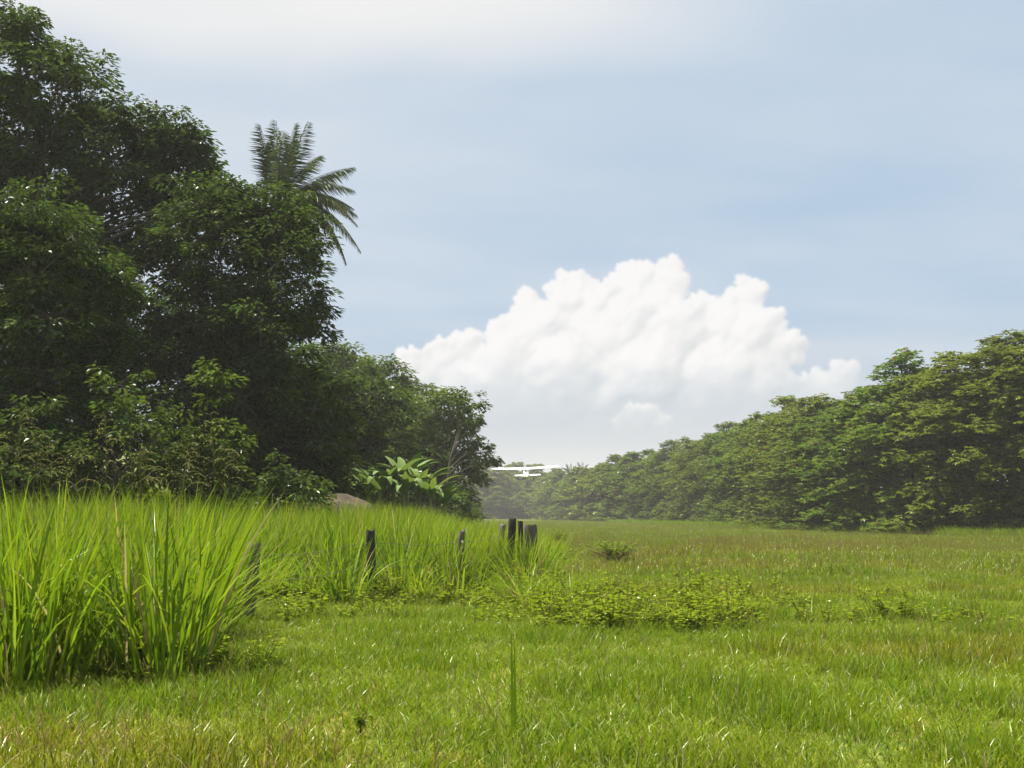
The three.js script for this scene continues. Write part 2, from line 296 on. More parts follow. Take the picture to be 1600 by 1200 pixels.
leftTree('broadleaf_tree', 'lower spreading tree right behind the banana plants beside the strip', 'tree',
  spread([[-5.7, 10.3, -90, 2.1], [-7.7, 10.1, -90, 2.2], [-4, 9.3, -90, 1.2], [-10.1, 7.7, -90, 2.3], [-6.2, 7, -90, 2.6], [-3.4, 6.7, -90, 1.2], [-4.4, 5.2, -90, 1.7], [-8.3, 5.4, -90, 2.3], [-4.6, 3, -90, 1.7], [-9.4, 3.4, -90, 2.2]], 2.5, 5),
  -6.6, -91, { seed: 25, trunk: 0.32, density: 0.5, twig: 0.6, leaves: 34, leaf: 0.40, set: FRESH, shine: 0.05 });
leftTree('slender_tree', 'slender open tree with a pale leaning trunk and sparse leaves', 'tree',
  [[-3.2, 10.4, -84, 1], [-2.3, 9.9, -84, 0.5], [-4.3, 10.6, -84, 0.7], [-2.7, 8.8, -84, 0.6], [-2.5, 7.1, -84, 0.6], [-2.1, 5.9, -84, 0.7], [-1.3, 5.6, -84, 0.35], [-1.8, 6.6, -84.5, 0.35], [-3.6, 9.3, -84.4, 0.5]],
  -5.2, -84, { seed: 26, trunk: 0.14, density: 0.9, twig: 0.3, leaves: 11, leaf: 0.34, set: GREEN, shine: 0.05, bark: paleBark });
// wood further up the bank, seen between and above the nearer trees
const bankTree = leftTree('bank_tree', 'dark tree deep in the wood, right behind the layered tree', 'tree',
  spread([[-17, 12, -60, 2.4], [-14.5, 12.6, -60, 2.0], [-19, 10, -60, 2.6], [-15.5, 9.5, -60, 2.8], [-13, 9, -60, 2.2], [-17, 6.6, -60, 2.8], [-13.6, 6, -60, 2.5], [-19.6, 6, -60, 2.5], [-15.6, 3.8, -60, 2.6]], 2.5, 6),
  -16, -60, { seed: 27, trunk: 0.35, density: 0.5, twig: 0.65, leaves: 34, leaf: 0.42, set: DEEP, shine: 0.04 });
for (const [x, z, a, s, t, label] of [
  [-24, -62, 1.1, 1.15, 1.1, 'dark tree deep in the wood below the tallest tree'], [-9.5, -74, 2.6, 0.85, 0.8, 'dark tree in the wood beyond the palm, left of the round topped tree'], [-20, -84, 4.0, 1.1, 1.1, 'tree high on the bank behind the palm'],
  [-27, -44, 5.2, 1.0, 0.95, 'dark tree cut by the left edge beside the tallest tree'], [-16.5, -122, 0.6, 1.15, 1.2, 'tree on the rise just behind the round topped tree'], [-11.5, -128, 3.3, 1.0, 0.95, 'tree in the row behind the spreading tree by the strip'], [-14, -165, 1.9, 1.1, 1.05, 'far tree on the left side of the strip, beyond the slender tree'],
  [-18, -215, 5.5, 1.1, 1.1, 'farther tree on the left side of the strip'], [-23, -280, 2.2, 1.2, 1.1, 'small far tree on the left side of the strip'], [-30, -345, 4.6, 1.2, 1.2, 'smallest far tree on the left side of the strip']]) {
  const c = copyOf(bankTree, x, ground(x, z), z, a, s, t); c.userData.label = label;
}
// understorey bushes at the foot of the left wood
function bush(label, x, z, w, h, seed, set = FRESH) {
  const r = rng(seed), y = ground(x, z), lobes = [];
  for (let k = 0; k < 7; k++) { const a = r() * 6.283, q = w * (0.25 + 0.15 * r()), f = r(); lobes.push([x + Math.cos(a) * w * 0.5 * (1 - 0.4 * f), y + 0.5 + f * (h - q - 0.5), z + Math.sin(a) * w * 0.4 * (1 - 0.4 * f), q, 0.9]); }
  lobes.push([x, y + h - 0.4 * w * 0.3, z, w * 0.22, 1.1], [x, y + h * 0.5, z, w * 0.4, 1]);
  return leftTree('bush', label, 'bush', lobes, x, z, { seed: seed + 1, trunk: 0.09, density: 1.5, twig: 0.3, leaves: 24, leaf: 0.22, set, shine: 0.08, group: 'bushes at the foot of the wood' });
}
bush('tall bush with pale leaf tips in front of the layered tree', -9.2, -34, 2.6, 5.6, 41);
bush('wide bush between the left edge tree and the layered tree', -11.7, -33, 3.4, 5.6, 44, GREEN);
bush('dark bush below the left edge tree', -13.8, -32, 3.4, 4.4, 47, DEEP);
bush('dark bush at the left edge above the tall grass', -16.2, -31, 3.2, 4.6, 50, DEEP);
bush('low bush under the layered tree beside the tall bush', -7.6, -37, 2.4, 3.0, 53, DEEP);
bush('bright rounded bush left of the banana plants', -8.7, -60, 2.8, 4.0, 56, FRESH);
bush('small bush at the right end of the banana plants', -3.3, -70, 2.6, 3.0, 59, GREEN);

// Tropical almond trees: tiers of level boughs carrying rosettes of big leaves.
function almondTree(seed, H, R, tiers, rosettes, leaf) {
  const r = rng(seed), F = new Faces(), wood = [tube([V(0, -0.4, 0), V(0.1, H * 0.3, 0.1), V(-0.1, H * 0.65, 0), V(0, H * 0.95, 0)], [0.36, 0.28, 0.18, 0.05], 8)];
  for (let t = 0; t < tiers; t++) {
    const f = t / (tiers - 1), h = H * (0.075 + 0.895 * f), Rt = R * (f < 0.55 ? 1 : 1 - 0.72 * ((f - 0.55) / 0.45) ** 1.6), nb = f > 0.9 ? 5 : 9, a0 = r() * 6.283;
    for (let k = 0; k < nb; k++) {
      const a = a0 + (k + 0.7 * (r() - 0.5)) / nb * 6.283, L = Rt * (0.62 + 0.55 * r()), dy = (r() - 0.5) * 1.5, rise = 0.3 + 0.6 * r(), droop = f < 0.35 ? 0.8 + 0.9 * r() : 0.5 * r();
      const pt = (s) => V(Math.cos(a) * L * s, h + dy + rise * Math.sin(s * 2.4) - droop * s * s, Math.sin(a) * L * s);
      wood.push(tube([V(0, Math.max(0.5, h - 0.9), 0), pt(0.4), pt(0.75), pt(1)], [0.08, 0.055, 0.035, 0.012], 5));
      for (const s of [0.32, 0.54, 0.74, 0.9, 1.04]) {
        const c = pt(s), cr = lerp(0.9, 1.7, r()) * (f > 0.9 ? 0.8 : 1), n = Math.round(rosettes * cr * (0.5 + 0.25 * r()));
        for (let m = 0; m < n; m++) {
          const q = cr * Math.sqrt(r()), b = r() * 6.283, o = V(c.x + Math.cos(b) * q, c.y + 0.6 * (r() + r() - 1) + 0.35 * (1 - q), c.z + Math.sin(b) * q), turn = r() * 6.283, lx = 0.5 * (r() - 0.5), lz = 0.5 * (r() - 0.5), tint = 0.85 + 0.3 * r(), red = r() < 0.005;
          for (let j = 0; j < 7; j++) {
            const g = turn + j * 0.8976 + 0.3 * (r() - 0.5), dir = V(Math.cos(g), -0.35 + 0.7 * r() - lx * Math.cos(g), Math.sin(g)).normalize();
            F.leaf(o, dir, V(lx + 0.4 * (r() - 0.5), 1, lz + 0.4 * (r() - 0.5)).normalize(), leaf * (0.75 + 0.5 * r()), leaf * 0.55, red && j < 3 ? [0.26, 0.08, 0.02] : mixc(r, ALMOND).map((v) => v * tint), r() < 0.08 ? 1 : 0);
          }
        }
      }
    }
  }
  return { wood: mergeGeometries(wood), crown: F.build() };
}
const almonds = [almondTree(61, 13.6, 6.6, 9, 15, 0.38), almondTree(62, 14.4, 6.8, 9, 15, 0.38), almondTree(63, 13.0, 7.0, 9, 15, 0.4)];
const farAlmonds = [almondTree(64, 14, 6.8, 8, 6, 0.72), almondTree(65, 13.4, 7.0, 8, 6, 0.74)];
const TINTS = [[1, 1, 1], [1.22, 1.14, 1], [0.9, 0.98, 0.95], [1.12, 1.0, 0.9], [1.05, 1.12, 1]].map((c) => LEAF.map((m) => { const q = m.clone(); q.color.setRGB(...c); return q; }));
let almondCount = 0;
function placeAlmond(kit, label, x, z, a, s, t, group) {
  const T = thing('almond_tree', x, ground(x, z), z, a);
  T.scale.set(s, t, s);
  put('trunk', kit.wood, bark, T); put('crown', kit.crown, TINTS[(almondCount++ * 3) % 5], T);
  return tag(T, label, 'tree', group);
}
{
  const r = rng(71), ROW = 'almond trees along the right side of the strip';
  const ORD = ['first', 'second', 'third', 'fourth', 'fifth', 'sixth', 'seventh', 'eighth', 'ninth', 'tenth', 'eleventh', 'twelfth', 'thirteenth', 'fourteenth', 'fifteenth'];
  const spots = [[39.6, -78, 0.93], [37.2, -82, 1.0], [35.0, -88, 1.02], [33.4, -94, 1.03], [32.2, -102, 0.86], [32.0, -110, 0.92], [32.4, -119, 0.96], [32.5, -129, 1.0], [32.4, -140, 1.02], [32.2, -152, 0.98], [32, -164, 1.0], [31.4, -178, 1.02], [30.6, -193, 1.0], [29.6, -208, 1.0], [28.2, -225, 1.04]];
  spots.forEach(([x, z, t], i) => placeAlmond(almonds[i % 3], ORD[i] + ' almond tree of the right row counted from the right edge', x, z, r() * 6.283, 0.85 + 0.24 * r(), t, ROW));
  for (const [x, z, t, label] of [[44.5, -84, 0.95, 'almond tree of the second row at the very right edge'], [41, -92, 1.0, 'almond tree of the second row behind the tallest one at the right edge'], [42.5, -102, 0.95, 'almond tree of the second row behind the third one'], [42, -120, 0.98, 'almond tree of the second row behind the fifth one'], [42.5, -142, 0.98, 'almond tree of the second row behind the seventh one'], [42, -160, 1, 'almond tree of the second row behind the tenth one'], [41, -182, 1, 'almond tree of the second row behind the twelfth one'], [39, -206, 1, 'almond tree of the second row, farthest back'], [42.5, -66, 1.0, 'almond tree mostly beyond the right edge of the view']])
    placeAlmond(almonds[Math.floor(r() * 3)], label, x, z, r() * 6.283, 1, t, ROW);
  const HZ = 'hazy far almond trees of the right row';
  for (let k = 0, d = 243; d < 400; k++, d += 16 + 6 * r()) placeAlmond(farAlmonds[k % 2], 'hazy far almond tree towards the end of the right row', 45.7 - 0.085 * d + 1.5 * r(), -d, r() * 6.283, 1, 0.95 + 0.14 * r(), HZ);
  for (let k = 0, d = 236; d < 410; k++, d += 17 + 5 * r()) placeAlmond(farAlmonds[k % 2], 'hazy far almond tree towards the end of the right row', 54.5 - 0.085 * d + 2 * r(), -d, r() * 6.283, 1.1, 0.9 + 0.1 * r(), HZ);
  const EN = 'hazy trees closing the end of the strip';
  for (const [x, d, s, t] of [[-40, 420, 1.3, 1.35], [-28, 432, 1.3, 1.3], [-17, 440, 1.25, 1.35], [-7, 425, 1.2, 1.5], [2, 445, 1.3, 1.55], [10, 430, 1.2, 1.45], [18, 440, 1.2, 1.35], [26, 425, 1.2, 1.05], [8, 470, 1.4, 1.55], [-22, 470, 1.4, 1.3], [36, 440, 1.3, 1.2], [-52, 440, 1.5, 1.6], [-12, 455, 1.3, 1.5], [-2, 460, 1.3, 1.5], [14, 458, 1.3, 1.3], [22, 462, 1.3, 1.15], [-34, 455, 1.4, 1.3], [30, 460, 1.4, 1.15], [-3, 480, 1.5, 1.2], [4, 415, 1.0, 0.7], [12, 412, 1.0, 0.65], [-5, 412, 1.0, 0.7], [-14, 415, 1.0, 0.7]])
    placeAlmond(farAlmonds[Math.floor(r() * 2)], 'hazy far tree closing the end of the strip beyond the airplane', x, -d, r() * 6.283, s, t, EN);
}

// Coconut palms
function frondGeometry(seed, L, sag) {
  const r = rng(seed), F = new Faces(), pts = [];
  for (let k = 0; k <= 14; k++) { const f = k / 14; pts.push(V(L * (f - 0.12 * sag * f * f), L * (0.5 * f - sag * f * f), 0)); }
  for (let k = 0; k < 14; k++) F.stick(pts[k], pts[k + 1], 0.035 * (1 - 0.8 * k / 14), [0.16, 0.17, 0.05]);
  const c = new THREE.CatmullRomCurve3(pts);
  for (let k = 0; k < 66; k++) for (const s of [-1, 1]) {
    const f = 0.14 + 0.85 * (k + 0.5 * r()) / 66, o = c.getPoint(f), tan = c.getTangent(f), len = 1.0 * Math.sin(Math.PI * (0.18 + 0.78 * f)) ** 0.7 * (0.8 + 0.3 * r());
    const dir = V(tan.x * 0.7, tan.y * 0.7 - 0.6 - 0.45 * r(), s * (0.65 + 0.25 * r())).normalize();
    F.leaf(o, dir, V(-tan.y, tan.x, -0.4 * s).normalize(), len * 1.1, 0.055, mixc(r, [[0.06, 0.09, 0.028], [0.075, 0.105, 0.03]]), r() < 0.25 ? 1 : 0);
  }
  return F.build();
}
const fronds = [frondGeometry(81, 4.6, 0.35), frondGeometry(82, 4.4, 0.7), frondGeometry(83, 4.7, 1.05), frondGeometry(84, 4.2, 0.1)];
function palm(label, x, z, top, lean, s, list) {
  const y = ground(x, z), T = thing('coconut_palm', x, y, z), h = top - y;
  put('trunk', tube([V(0, -0.3, 0), V(lean * 0.15, h * 0.3, 0), V(lean * 0.5, h * 0.7, 0), V(lean, h, 0)], [0.26, 0.18, 0.15, 0.13], 8), bark, T);
  for (const [a, kind, tilt] of list) { const m = put('frond', fronds[kind], LEAF, T); m.position.set(lean, h, 0); m.rotation.set(0, a, tilt, 'YXZ'); m.scale.setScalar(s); }
  return tag(T, label, 'palm');
}
palm('coconut palm standing above the layered dark tree', -14.7, -66, 20.3, 0.4, 1.2, [[2.9, 3, 0.95], [0.1, 1, 0.1], [-0.35, 2, 0.25], [0.5, 1, 0.3], [-0.15, 1, 0.35], [0.3, 2, 0.1], [1.3, 0, 1.0], [1.9, 3, 1.0], [0.15, 0, 0.35], [-0.5, 3, 0.75], [0.9, 0, 0.7], [0.3, 3, 1.0], [1.5, 3, 0.9], [2.0, 0, 0.95], [2.6, 3, 1.15], [-1.3, 0, 0.5], [1.2, 2, -0.1], [-0.1, 2, -0.15], [-0.9, 2, -0.1]]);
const star = []; for (let k = 0; k < 13; k++) star.push([k * 2.399, k % 4, 0.1 + 0.07 * k]);
palm('small hazy palm at the end of the strip, left of a pair', 21, -415, 17.2, 0.5, 0.85, star);
palm('small hazy palm at the end of the strip, right of a pair', 26.5, -420, 17.8, -0.3, 0.9, star);

// Banana plants: each leaf its own mesh
function bananaLeaf(L, w, sag, seed) {
  const r = rng(seed), p = [], idx = [], n = 9;
  let x = 0, y = 0, t = 0.55;
  for (let k = 0; k <= n; k++) {
    const f = k / n, q = f < 0.16 ? 0.03 : w * Math.sin(Math.PI * (0.12 + 0.86 * (f - 0.16) / 0.84)) ** 0.6, up = 0.3 * q, j = 0.05 * (r() - 0.5);
    p.push(x, y + up, -q + j, x, y, 0, x, y + up, q + j);
    x += Math.sin(t) * L / n; y += Math.cos(t) * L / n; t += sag / n * (0.5 + f);
  }
  for (let k = 0; k < n; k++) { const a = k * 3; idx.push(a, a + 1, a + 4, a, a + 4, a + 3, a + 1, a + 2, a + 5, a + 1, a + 5, a + 4); }
  const g = new THREE.BufferGeometry(); g.setAttribute('position', new THREE.Float32BufferAttribute(p, 3)); g.setIndex(idx); g.computeVertexNormals(); return g;
}
const bananaLeaves = [bananaLeaf(2.6, 0.27, 1.2, 1), bananaLeaf(2.4, 0.28, 1.9, 2), bananaLeaf(2.8, 0.26, 2.5, 3), bananaLeaf(2.2, 0.24, 0.6, 4)];
const bananaMat = [[0.075, 0.135, 0.018], [0.1, 0.165, 0.02], [0.125, 0.185, 0.022]].map((c, i) => new THREE.MeshPhysicalMaterial({ name: 'banana_leaf', color: new THREE.Color(...c), roughness: i === 0 ? 0.7 : 1, specularIntensity: 0.4, transmission: i === 0 ? 0.1 : 0.4, thickness: 0, side: THREE.DoubleSide }));
const stemMat = new THREE.MeshStandardMaterial({ name: 'banana_stem', color: new THREE.Color(0.11, 0.13, 0.045), roughness: 0.8 });
{
  const r = rng(91);
  [[-6.9, -54, 4.3, 'banana plant at the left end of its clump'], [-6.3, -53, 4.9, 'second banana plant from the left end of the clump'], [-5.75, -54, 5.2, 'tall banana plant left of the middle of the clump'], [-5.15, -53, 4.7, 'banana plant in the middle front of the clump'], [-4.5, -54, 5.1, 'tall banana plant right of the middle of the clump'], [-3.9, -53, 4.5, 'second banana plant from the right end of the clump'], [-3.25, -54, 4.0, 'banana plant at the right end of its clump'], [-5.3, -56, 5.8, 'tallest banana plant at the back of the clump']].forEach(([x, z, h, label]) => {
    const T = thing('banana_plant', x, ground(x, z), z), k = h * 0.5;
    put('stem', tube([V(0, -0.2, 0), V(0.05, k * 0.5, 0), V(0.02, k, 0.03)], [0.16, 0.13, 0.08], 8), stemMat, T);
    for (let j = 0; j < 12; j++) { const m = put('leaf', bananaLeaves[(j * 3 + Math.floor(r() * 2)) % 4], bananaMat[Math.floor(r() * 3)], T); m.position.set(0.02, k * (0.9 + 0.1 * r()), 0); m.rotation.y = j * 2.399 + 0.5 * r(); m.scale.setScalar(h / 6.4 * (0.75 + 0.45 * r())); }
    tag(T, label, 'banana plant', 'banana plants beside the strip');
  });
}
{ // bare earth bank under the trees
  const g = new THREE.SphereGeometry(1, 28, 16), p = g.attributes.position;
  for (let i = 0; i < p.count; i++) { const v = V(p.getX(i), p.getY(i), p.getZ(i)), k = 1 + 0.1 * n3(v.x * 1.4, v.y * 1.4, v.z * 1.4) + 0.03 * n3(v.x * 7, v.y * 7, v.z * 7); p.setXYZ(i, v.x * 1.9 * k, v.y * 1.5 * k, v.z * 1.2 * k); }
  g.computeVertexNormals();
  const tex = noiseTexture(256, (u, v) => { const k = 1 + 0.3 * wrapN(u, v, 12, 4) + 0.25 * wrapN(u, v, 60, 8); return [72 * k, 62 * k, 48 * k]; });
  const m = put('earth_mound', g, new THREE.MeshStandardMaterial({ name: 'bare_earth', map: tex, bumpMap: tex, bumpScale: 0.1, roughness: 1 }), scene);
  m.scale.setScalar(0.8); m.position.set(-6.25, ground(-6.25, -40.5) + 0.82, -40.5);
  tag(m, 'brown bare earth mound at the foot of the layered tree', 'mound');
}

// ---------- grass ----------
const TALL = [[0.14, 0.23, 0.006], [0.165, 0.25, 0.008], [0.115, 0.2, 0.006], [0.195, 0.265, 0.01]];
const SHORT = [[0.145, 0.195, 0.006], [0.165, 0.205, 0.007], [0.12, 0.18, 0.005], [0.18, 0.205, 0.009], [0.14, 0.205, 0.006]];
const PALE = [[0.36, 0.37, 0.16], [0.33, 0.3, 0.13], [0.3, 0.32, 0.12]];
const STRAW = [[0.36, 0.3, 0.13], [0.3, 0.24, 0.11], [0.25, 0.17, 0.08]];
function tallClump(seed, n, rad, L, w) {
  const r = rng(seed), F = new Faces();
  for (let k = 0; k < n; k++) {
    const q = rad * Math.sqrt(r()), b = r() * 6.283, o = V(Math.cos(b) * q, -0.03, Math.sin(b) * q), dry = r() < 0.05, out = r() < 0.24;
    const len = L * (0.55 + 0.5 * Math.sqrt(r())), a = b + (r() - 0.5) * (r() < 0.3 ? 4.5 : 1.6);
    F.blade(o, a, 0.03 + 0.2 * (q / rad) + 0.1 * r() + (out ? 0.2 : 0), (out ? 1.7 : 0.45) * (0.4 + r()), len, w * (0.7 + 0.6 * r()), dry ? mixc(r, STRAW) : mixc(r, TALL), 6, r() < 0.13 ? 1 : 0, (r() - 0.5) * 2.2);
  }
  return F.build();
}
{
  const inField = (x, z) => {                                    // the unmown paddock behind the fence
    const d = -z, w = 0.5 * n2(x * 0.6, z * 0.6);
    if (d > 92 || x > edgeX(d) - (d > 40 ? (d - 40) * 0.02 : 0) + 0.5 * w) return false;
    if (x < -3.1 - 0.235 * (d - 11) + 0.3 * w) return d > 11.3 + 0.4 * w;
    return d > 22.6 + 0.35 * (x + 3) + 0.7 * w;
  };
  const kinds = []; for (let k = 0; k < 7; k++) kinds.push(tallClump(200 + k, 84, 0.34, 1.9 + 0.05 * k, 0.021));
  const spots = kinds.map(() => []), r = rng(210);
  for (let d = 10.5; d < 92; d += 0.5) {
    const step = d < 40 ? 0.5 : 0.75;
    if (d > 40 && Math.round(d * 2) % 2) continue;
    for (let x = -0.62 * d - 3; x < 2; x += step) {
      const X = x + (r() - 0.5) * 0.6, Z = -d + (r() - 0.5) * 0.6, den = r();
      const stray = !inField(X, Z);
      if (stray ? !(X > -4.6 && X < 1.1 && Z < -19.2 && Z > -25.5 && den < 0.16) : den > 0.8) continue;
      const thin = 0.5 + 0.5 * n2(X * 0.35, Z * 0.35 + 60);
      spots[Math.floor(r() * 7)].push([X, Z, r() * 6.283, (stray ? 0.55 : 1) * (0.74 + 0.32 * r()) * (0.82 + 0.25 * thin) * lerp(0.78, 1, smooth(1.2, 3.5, Math.abs(X - edgeX(-Z)))), thin]);
    }
  }
  const M = new THREE.Matrix4(), Q = new THREE.Quaternion(), up = V(0, 1, 0), C = new THREE.Color();
  const root = new THREE.Group(); root.name = 'tall_grass'; scene.add(root);
  tag(root, 'tall bright green grass filling the paddock behind the fence', 'tall grass', null, 'stuff');
  kinds.forEach((g, k) => {
    const m = new THREE.InstancedMesh(g, GRASS, spots[k].length); m.name = 'grass'; m.userData.kind = 'stuff'; m.castShadow = m.receiveShadow = true;
    spots[k].forEach(([x, z, a, s, thin], i) => { m.setMatrixAt(i, M.compose(V(x, ground(x, z), z), Q.setFromAxisAngle(up, a), V(1.0, s, 1.0))); m.setColorAt(i, C.setRGB(lerp(0.9, 1.15, thin), 1, lerp(1, 0.9, thin))); });
    root.add(m);
  });
  // the clumps that stand out at the edge of the paddock
  [[-4.75, -11.0, 220, 150, 0.62, 2.15, 'dense tall grass clump at the left edge nearest the camera'], [-3.42, -11.2, 221, 115, 0.38, 2.05, 'large tall grass clump standing out at the front corner of the paddock'], [-4.15, -11.6, 222, 90, 0.5, 1.9, 'tall grass clump between the two largest clumps at the front'], [-2.95, -20.3, 223, 75, 0.32, 1.4, 'flared tall grass clump in front of the upright dark fence post'], [-4.75, -17.2, 224, 70, 0.4, 1.6, 'tall grass clump beside the leaning fence post'], [0.45, -23.6, 225, 80, 0.5, 1.35, 'tall grass clump at the foot of the thick corner posts'], [-1.0, -22.4, 226, 50, 0.4, 1.15, 'short flared grass clump in front of the post with pale spots']].forEach(([x, z, seed, n, rad, L, label]) => {
    const m = put('tall_grass_clump', tallClump(seed, Math.round(n * 0.9), rad, L, 0.032), GRASS, scene); m.position.set(x, ground(x, z), z);
    tag(m, label, 'grass clump', 'tall grass clumps at the edge of the paddock');
  });
  { // lone upright tuft in the mown grass
    const F = new Faces(), q = rng(230);
    for (let k = 0; k < 5; k++) F.blade(V((q() - 0.5) * 0.08, -0.02, (q() - 0.5) * 0.08), q() * 6.283, 0.03, 0.12, 0.5 + 0.35 * q(), 0.02, mixc(q, TALL), 5, 0, q());
    const m = put('grass_tuft', F.build(), GRASS, scene); m.position.set(0.04, ground(0.04, -8.0), -8.0);
    tag(m, 'lone upright tuft standing in the short grass at the bottom centre', 'grass tuft');
  }
  // seed stalks over the paddock
  function seedStalk(seed, h) {
    const q = rng(seed), F = new Faces(), col = [0.2, 0.21, 0.06], lean = 0.25 * (q() - 0.5);
    const at = (f) => V(lean * f * f * h * 0.5, h * f, 0.1 * f * (q() - 0.5));
    let a = at(0); for (let k = 1; k <= 8; k++) { const b = at(k / 8); F.stick(a, b, 0.008 * (1.1 - 0.6 * k / 8), col); a = b; }
    for (let k = 0; k < 16; k++) {
      const f = 0.76 + 0.24 * k / 16, o = at(f), g = q() * 6.283, L = (0.42 - 0.3 * (k / 16)) * (0.7 + 0.5 * q());
      let p0 = o, el = 0.9 - 0.2 * q();
      for (let j = 0; j < 4; j++) { const p1 = p0.clone().add(V(Math.cos(g) * Math.cos(el) * L / 4, Math.sin(el) * L / 4, Math.sin(g) * Math.cos(el) * L / 4)); F.stick(p0, p1, 0.0042, col); if (j) F.leaf(p1, V(Math.cos(g + 1), -0.5, Math.sin(g)).normalize(), V(0, 1, 0.2).normalize(), 0.03, 0.012, [0.27, 0.25, 0.1]); p0 = p1; el -= 0.42; }
    }
    return F.build();
  }
  const stalks = [0, 1, 2, 3].map((k) => seedStalk(240 + k, 2.55)), q = rng(250);
  for (const [px, d, top] of [[-6.35, 14.2, 2.95], [-6.2, 14.6, 2.65], [-5.95, 14.3, 2.55], [-5.6, 14.6, 2.45], [-5.1, 14.2, 2.85], [-5.0, 15, 2.5], [-4.7, 14.4, 2.45], [-4.15, 14.2, 2.5], [-3.75, 14.3, 2.9], [-3.95, 15.2, 2.5], [-6.6, 14, 2.6], [-4.45, 14.9, 2.6]]) {
    const m = put('grass_seed_stalk', stalks[Math.floor(q() * 4)], GRASS, scene); m.position.set(px, ground(px, -d), -d); m.rotation.y = q() * 6.283; m.scale.set(1.1, top / 2.55, 1.1);
    tag(m, 'thin branching grass seed stalk rising above the tall grass before the dark trees', 'grass stalk', 'seed stalks over the tall grass');
  }
  // short grass of the strip: patches of blades
  function patch(seed, size, n, h, w, straw, heads) {
    const r2 = rng(seed), F = new Faces();
    for (let k = 0; k < n; k++) {
      const o = V((r2() - 0.5) * size, -0.02, (r2() - 0.5) * size), a = r2() * 6.283, dry = r2() < straw;
      F.blade(o, a, 0.1 + 0.55 * r2(), 0.5 + 1.3 * r2(), h * (0.45 + 0.75 * r2()), w * (0.6 + 0.7 * r2()), dry ? mixc(r2, r2() < 0.6 ? PALE : STRAW) : mixc(r2, SHORT), 3, r2() < 0.13 ? 1 : 0, (r2() - 0.5) * 2.4);
    }
    for (let k = 0; k < heads; k++) { const o = V((r2() - 0.5) * size, 0, (r2() - 0.5) * size), e = V(o.x + 0.08 * (r2() - 0.5), h * (1.1 + 0.6 * r2()), o.z + 0.08 * (r2() - 0.5)); F.stick(o, e, w * 0.14, [0.19, 0.18, 0.04]); for (let j = 0; j < 3; j++) F.leaf(V(e.x, e.y - 0.03 * j, e.z), V(r2() - 0.5, 0.7, r2() - 0.5).normalize(), V(r2() - 0.5, 0.3, r2() - 0.5).normalize(), 0.09, w * 0.6, [0.23, 0.185, 0.06]); }
    return F.build();
  }
  const near = [0, 1, 2, 3, 4].map((k) => patch(300 + k, 0.62, 170, 0.2, 0.009, 0.05 + 0.015 * k, k === 3 ? 2 : 0)), seeded = patch(306, 0.62, 120, 0.26, 0.01, 0.07, 2);
  const far = [patch(310, 2.2, 420, 0.3, 0.02, 0.06, 6), patch(311, 2.2, 420, 0.3, 0.02, 0.1, 10)], farSeed = patch(312, 2.2, 340, 0.3, 0.02, 0.09, 14);
  const list = [...near, seeded, ...far, farSeed], where = list.map(() => []), r3 = rng(320);
  const bloom = (x, d) => n2(x * 0.05 + 2, d * 0.11) + 0.5 * n2(x * 0.2, d * 0.3 + 8) + 0.7 * Math.exp(-(((d - 44) / 9) ** 2)) * smooth(2, 9, x) - 0.25;
  for (let d = 4.5; d < 30; d += 0.34) for (let x = -0.56 * d - 2; x < 0.56 * d + 2; x += 0.34) {
    const X = x + (r3() - 0.5) * 0.3, Z = -d + (r3() - 0.5) * 0.3, b = bloom(X, -Z);
    if (inField(X, Z) && r3() < 0.6) continue;
    where[b > 0.28 + 0.3 * (r3() - 0.5) ? 5 : Math.floor(r3() * 5)].push([X, Z, b]);
  }
  for (let d = 29; d < 300; d += d < 70 ? 1.1 : d < 150 ? 1.7 : 2.6) for (let x = -4 - 0.1 * d; x < Math.min(0.56 * d + 4, 46 - 0.085 * d + 4); x += d < 70 ? 1.1 : d < 150 ? 1.7 : 2.6) {
    const X = x + (r3() - 0.5) * 1.0, Z = -d + (r3() - 0.5) * 1.0, b = bloom(X, -Z);
    if (inField(X, Z)) continue;
    where[b > 0.25 + 0.3 * (r3() - 0.5) ? 8 : 6 + Math.floor(r3() * 2)].push([X, Z, b]);
  }
  const lawn = new THREE.Group(); lawn.name = 'short_grass'; scene.add(lawn);
  tag(lawn, 'short yellowish green grass covering the airstrip', 'grass', null, 'stuff');
  list.forEach((g, k) => {
    const m = new THREE.InstancedMesh(g, GRASS, where[k].length); m.name = 'grass'; m.userData.kind = 'stuff'; m.castShadow = m.receiveShadow = true;
    where[k].forEach(([x, z, b], i) => { const s = 0.75 + 0.5 * r3(), dry = smooth(-0.4, 0.7, b), lush = 0.5 + 0.5 * n2(x * 0.4 + 20, z * 0.4), hh = s * lerp(0.6, 1.5, lush * lush); m.setMatrixAt(i, M.compose(V(x, ground(x, z), z), Q.setFromAxisAngle(up, r3() * 6.283), V(1, hh, 1))); m.setColorAt(i, C.setRGB(lerp(0.94, 1.08, dry) * lerp(1.05, 0.95, lush), lerp(1.03, 0.97, dry), lerp(0.95, 1.1, dry))); });
    lawn.add(m);
  });
  // rank grass along the foot of the almond trees
  const fringe = [tallClump(330, 40, 0.5, 0.95, 0.03), tallClump(331, 40, 0.5, 0.8, 0.03)], fr = [[], []];
  for (let d = 60; d < 230; d += 0.8) for (let k = 0; k < 7; k++) { const x = (d < 130 ? lerp(40, 32.4, (d - 66) / 64) : lerp(32.4, 27.8, (d - 130) / 95)) - 7.6 + 5 * r3() * r3() + 1.2 * n2(d * 0.1, 3), z = -d - r3(); fr[k % 2].push([x, z, 0.5 + 0.6 * r3()]); }
  const verge = new THREE.Group(); verge.name = 'verge_grass'; scene.add(verge);
  tag(verge, 'rank bright grass along the foot of the almond trees', 'grass', null, 'stuff');
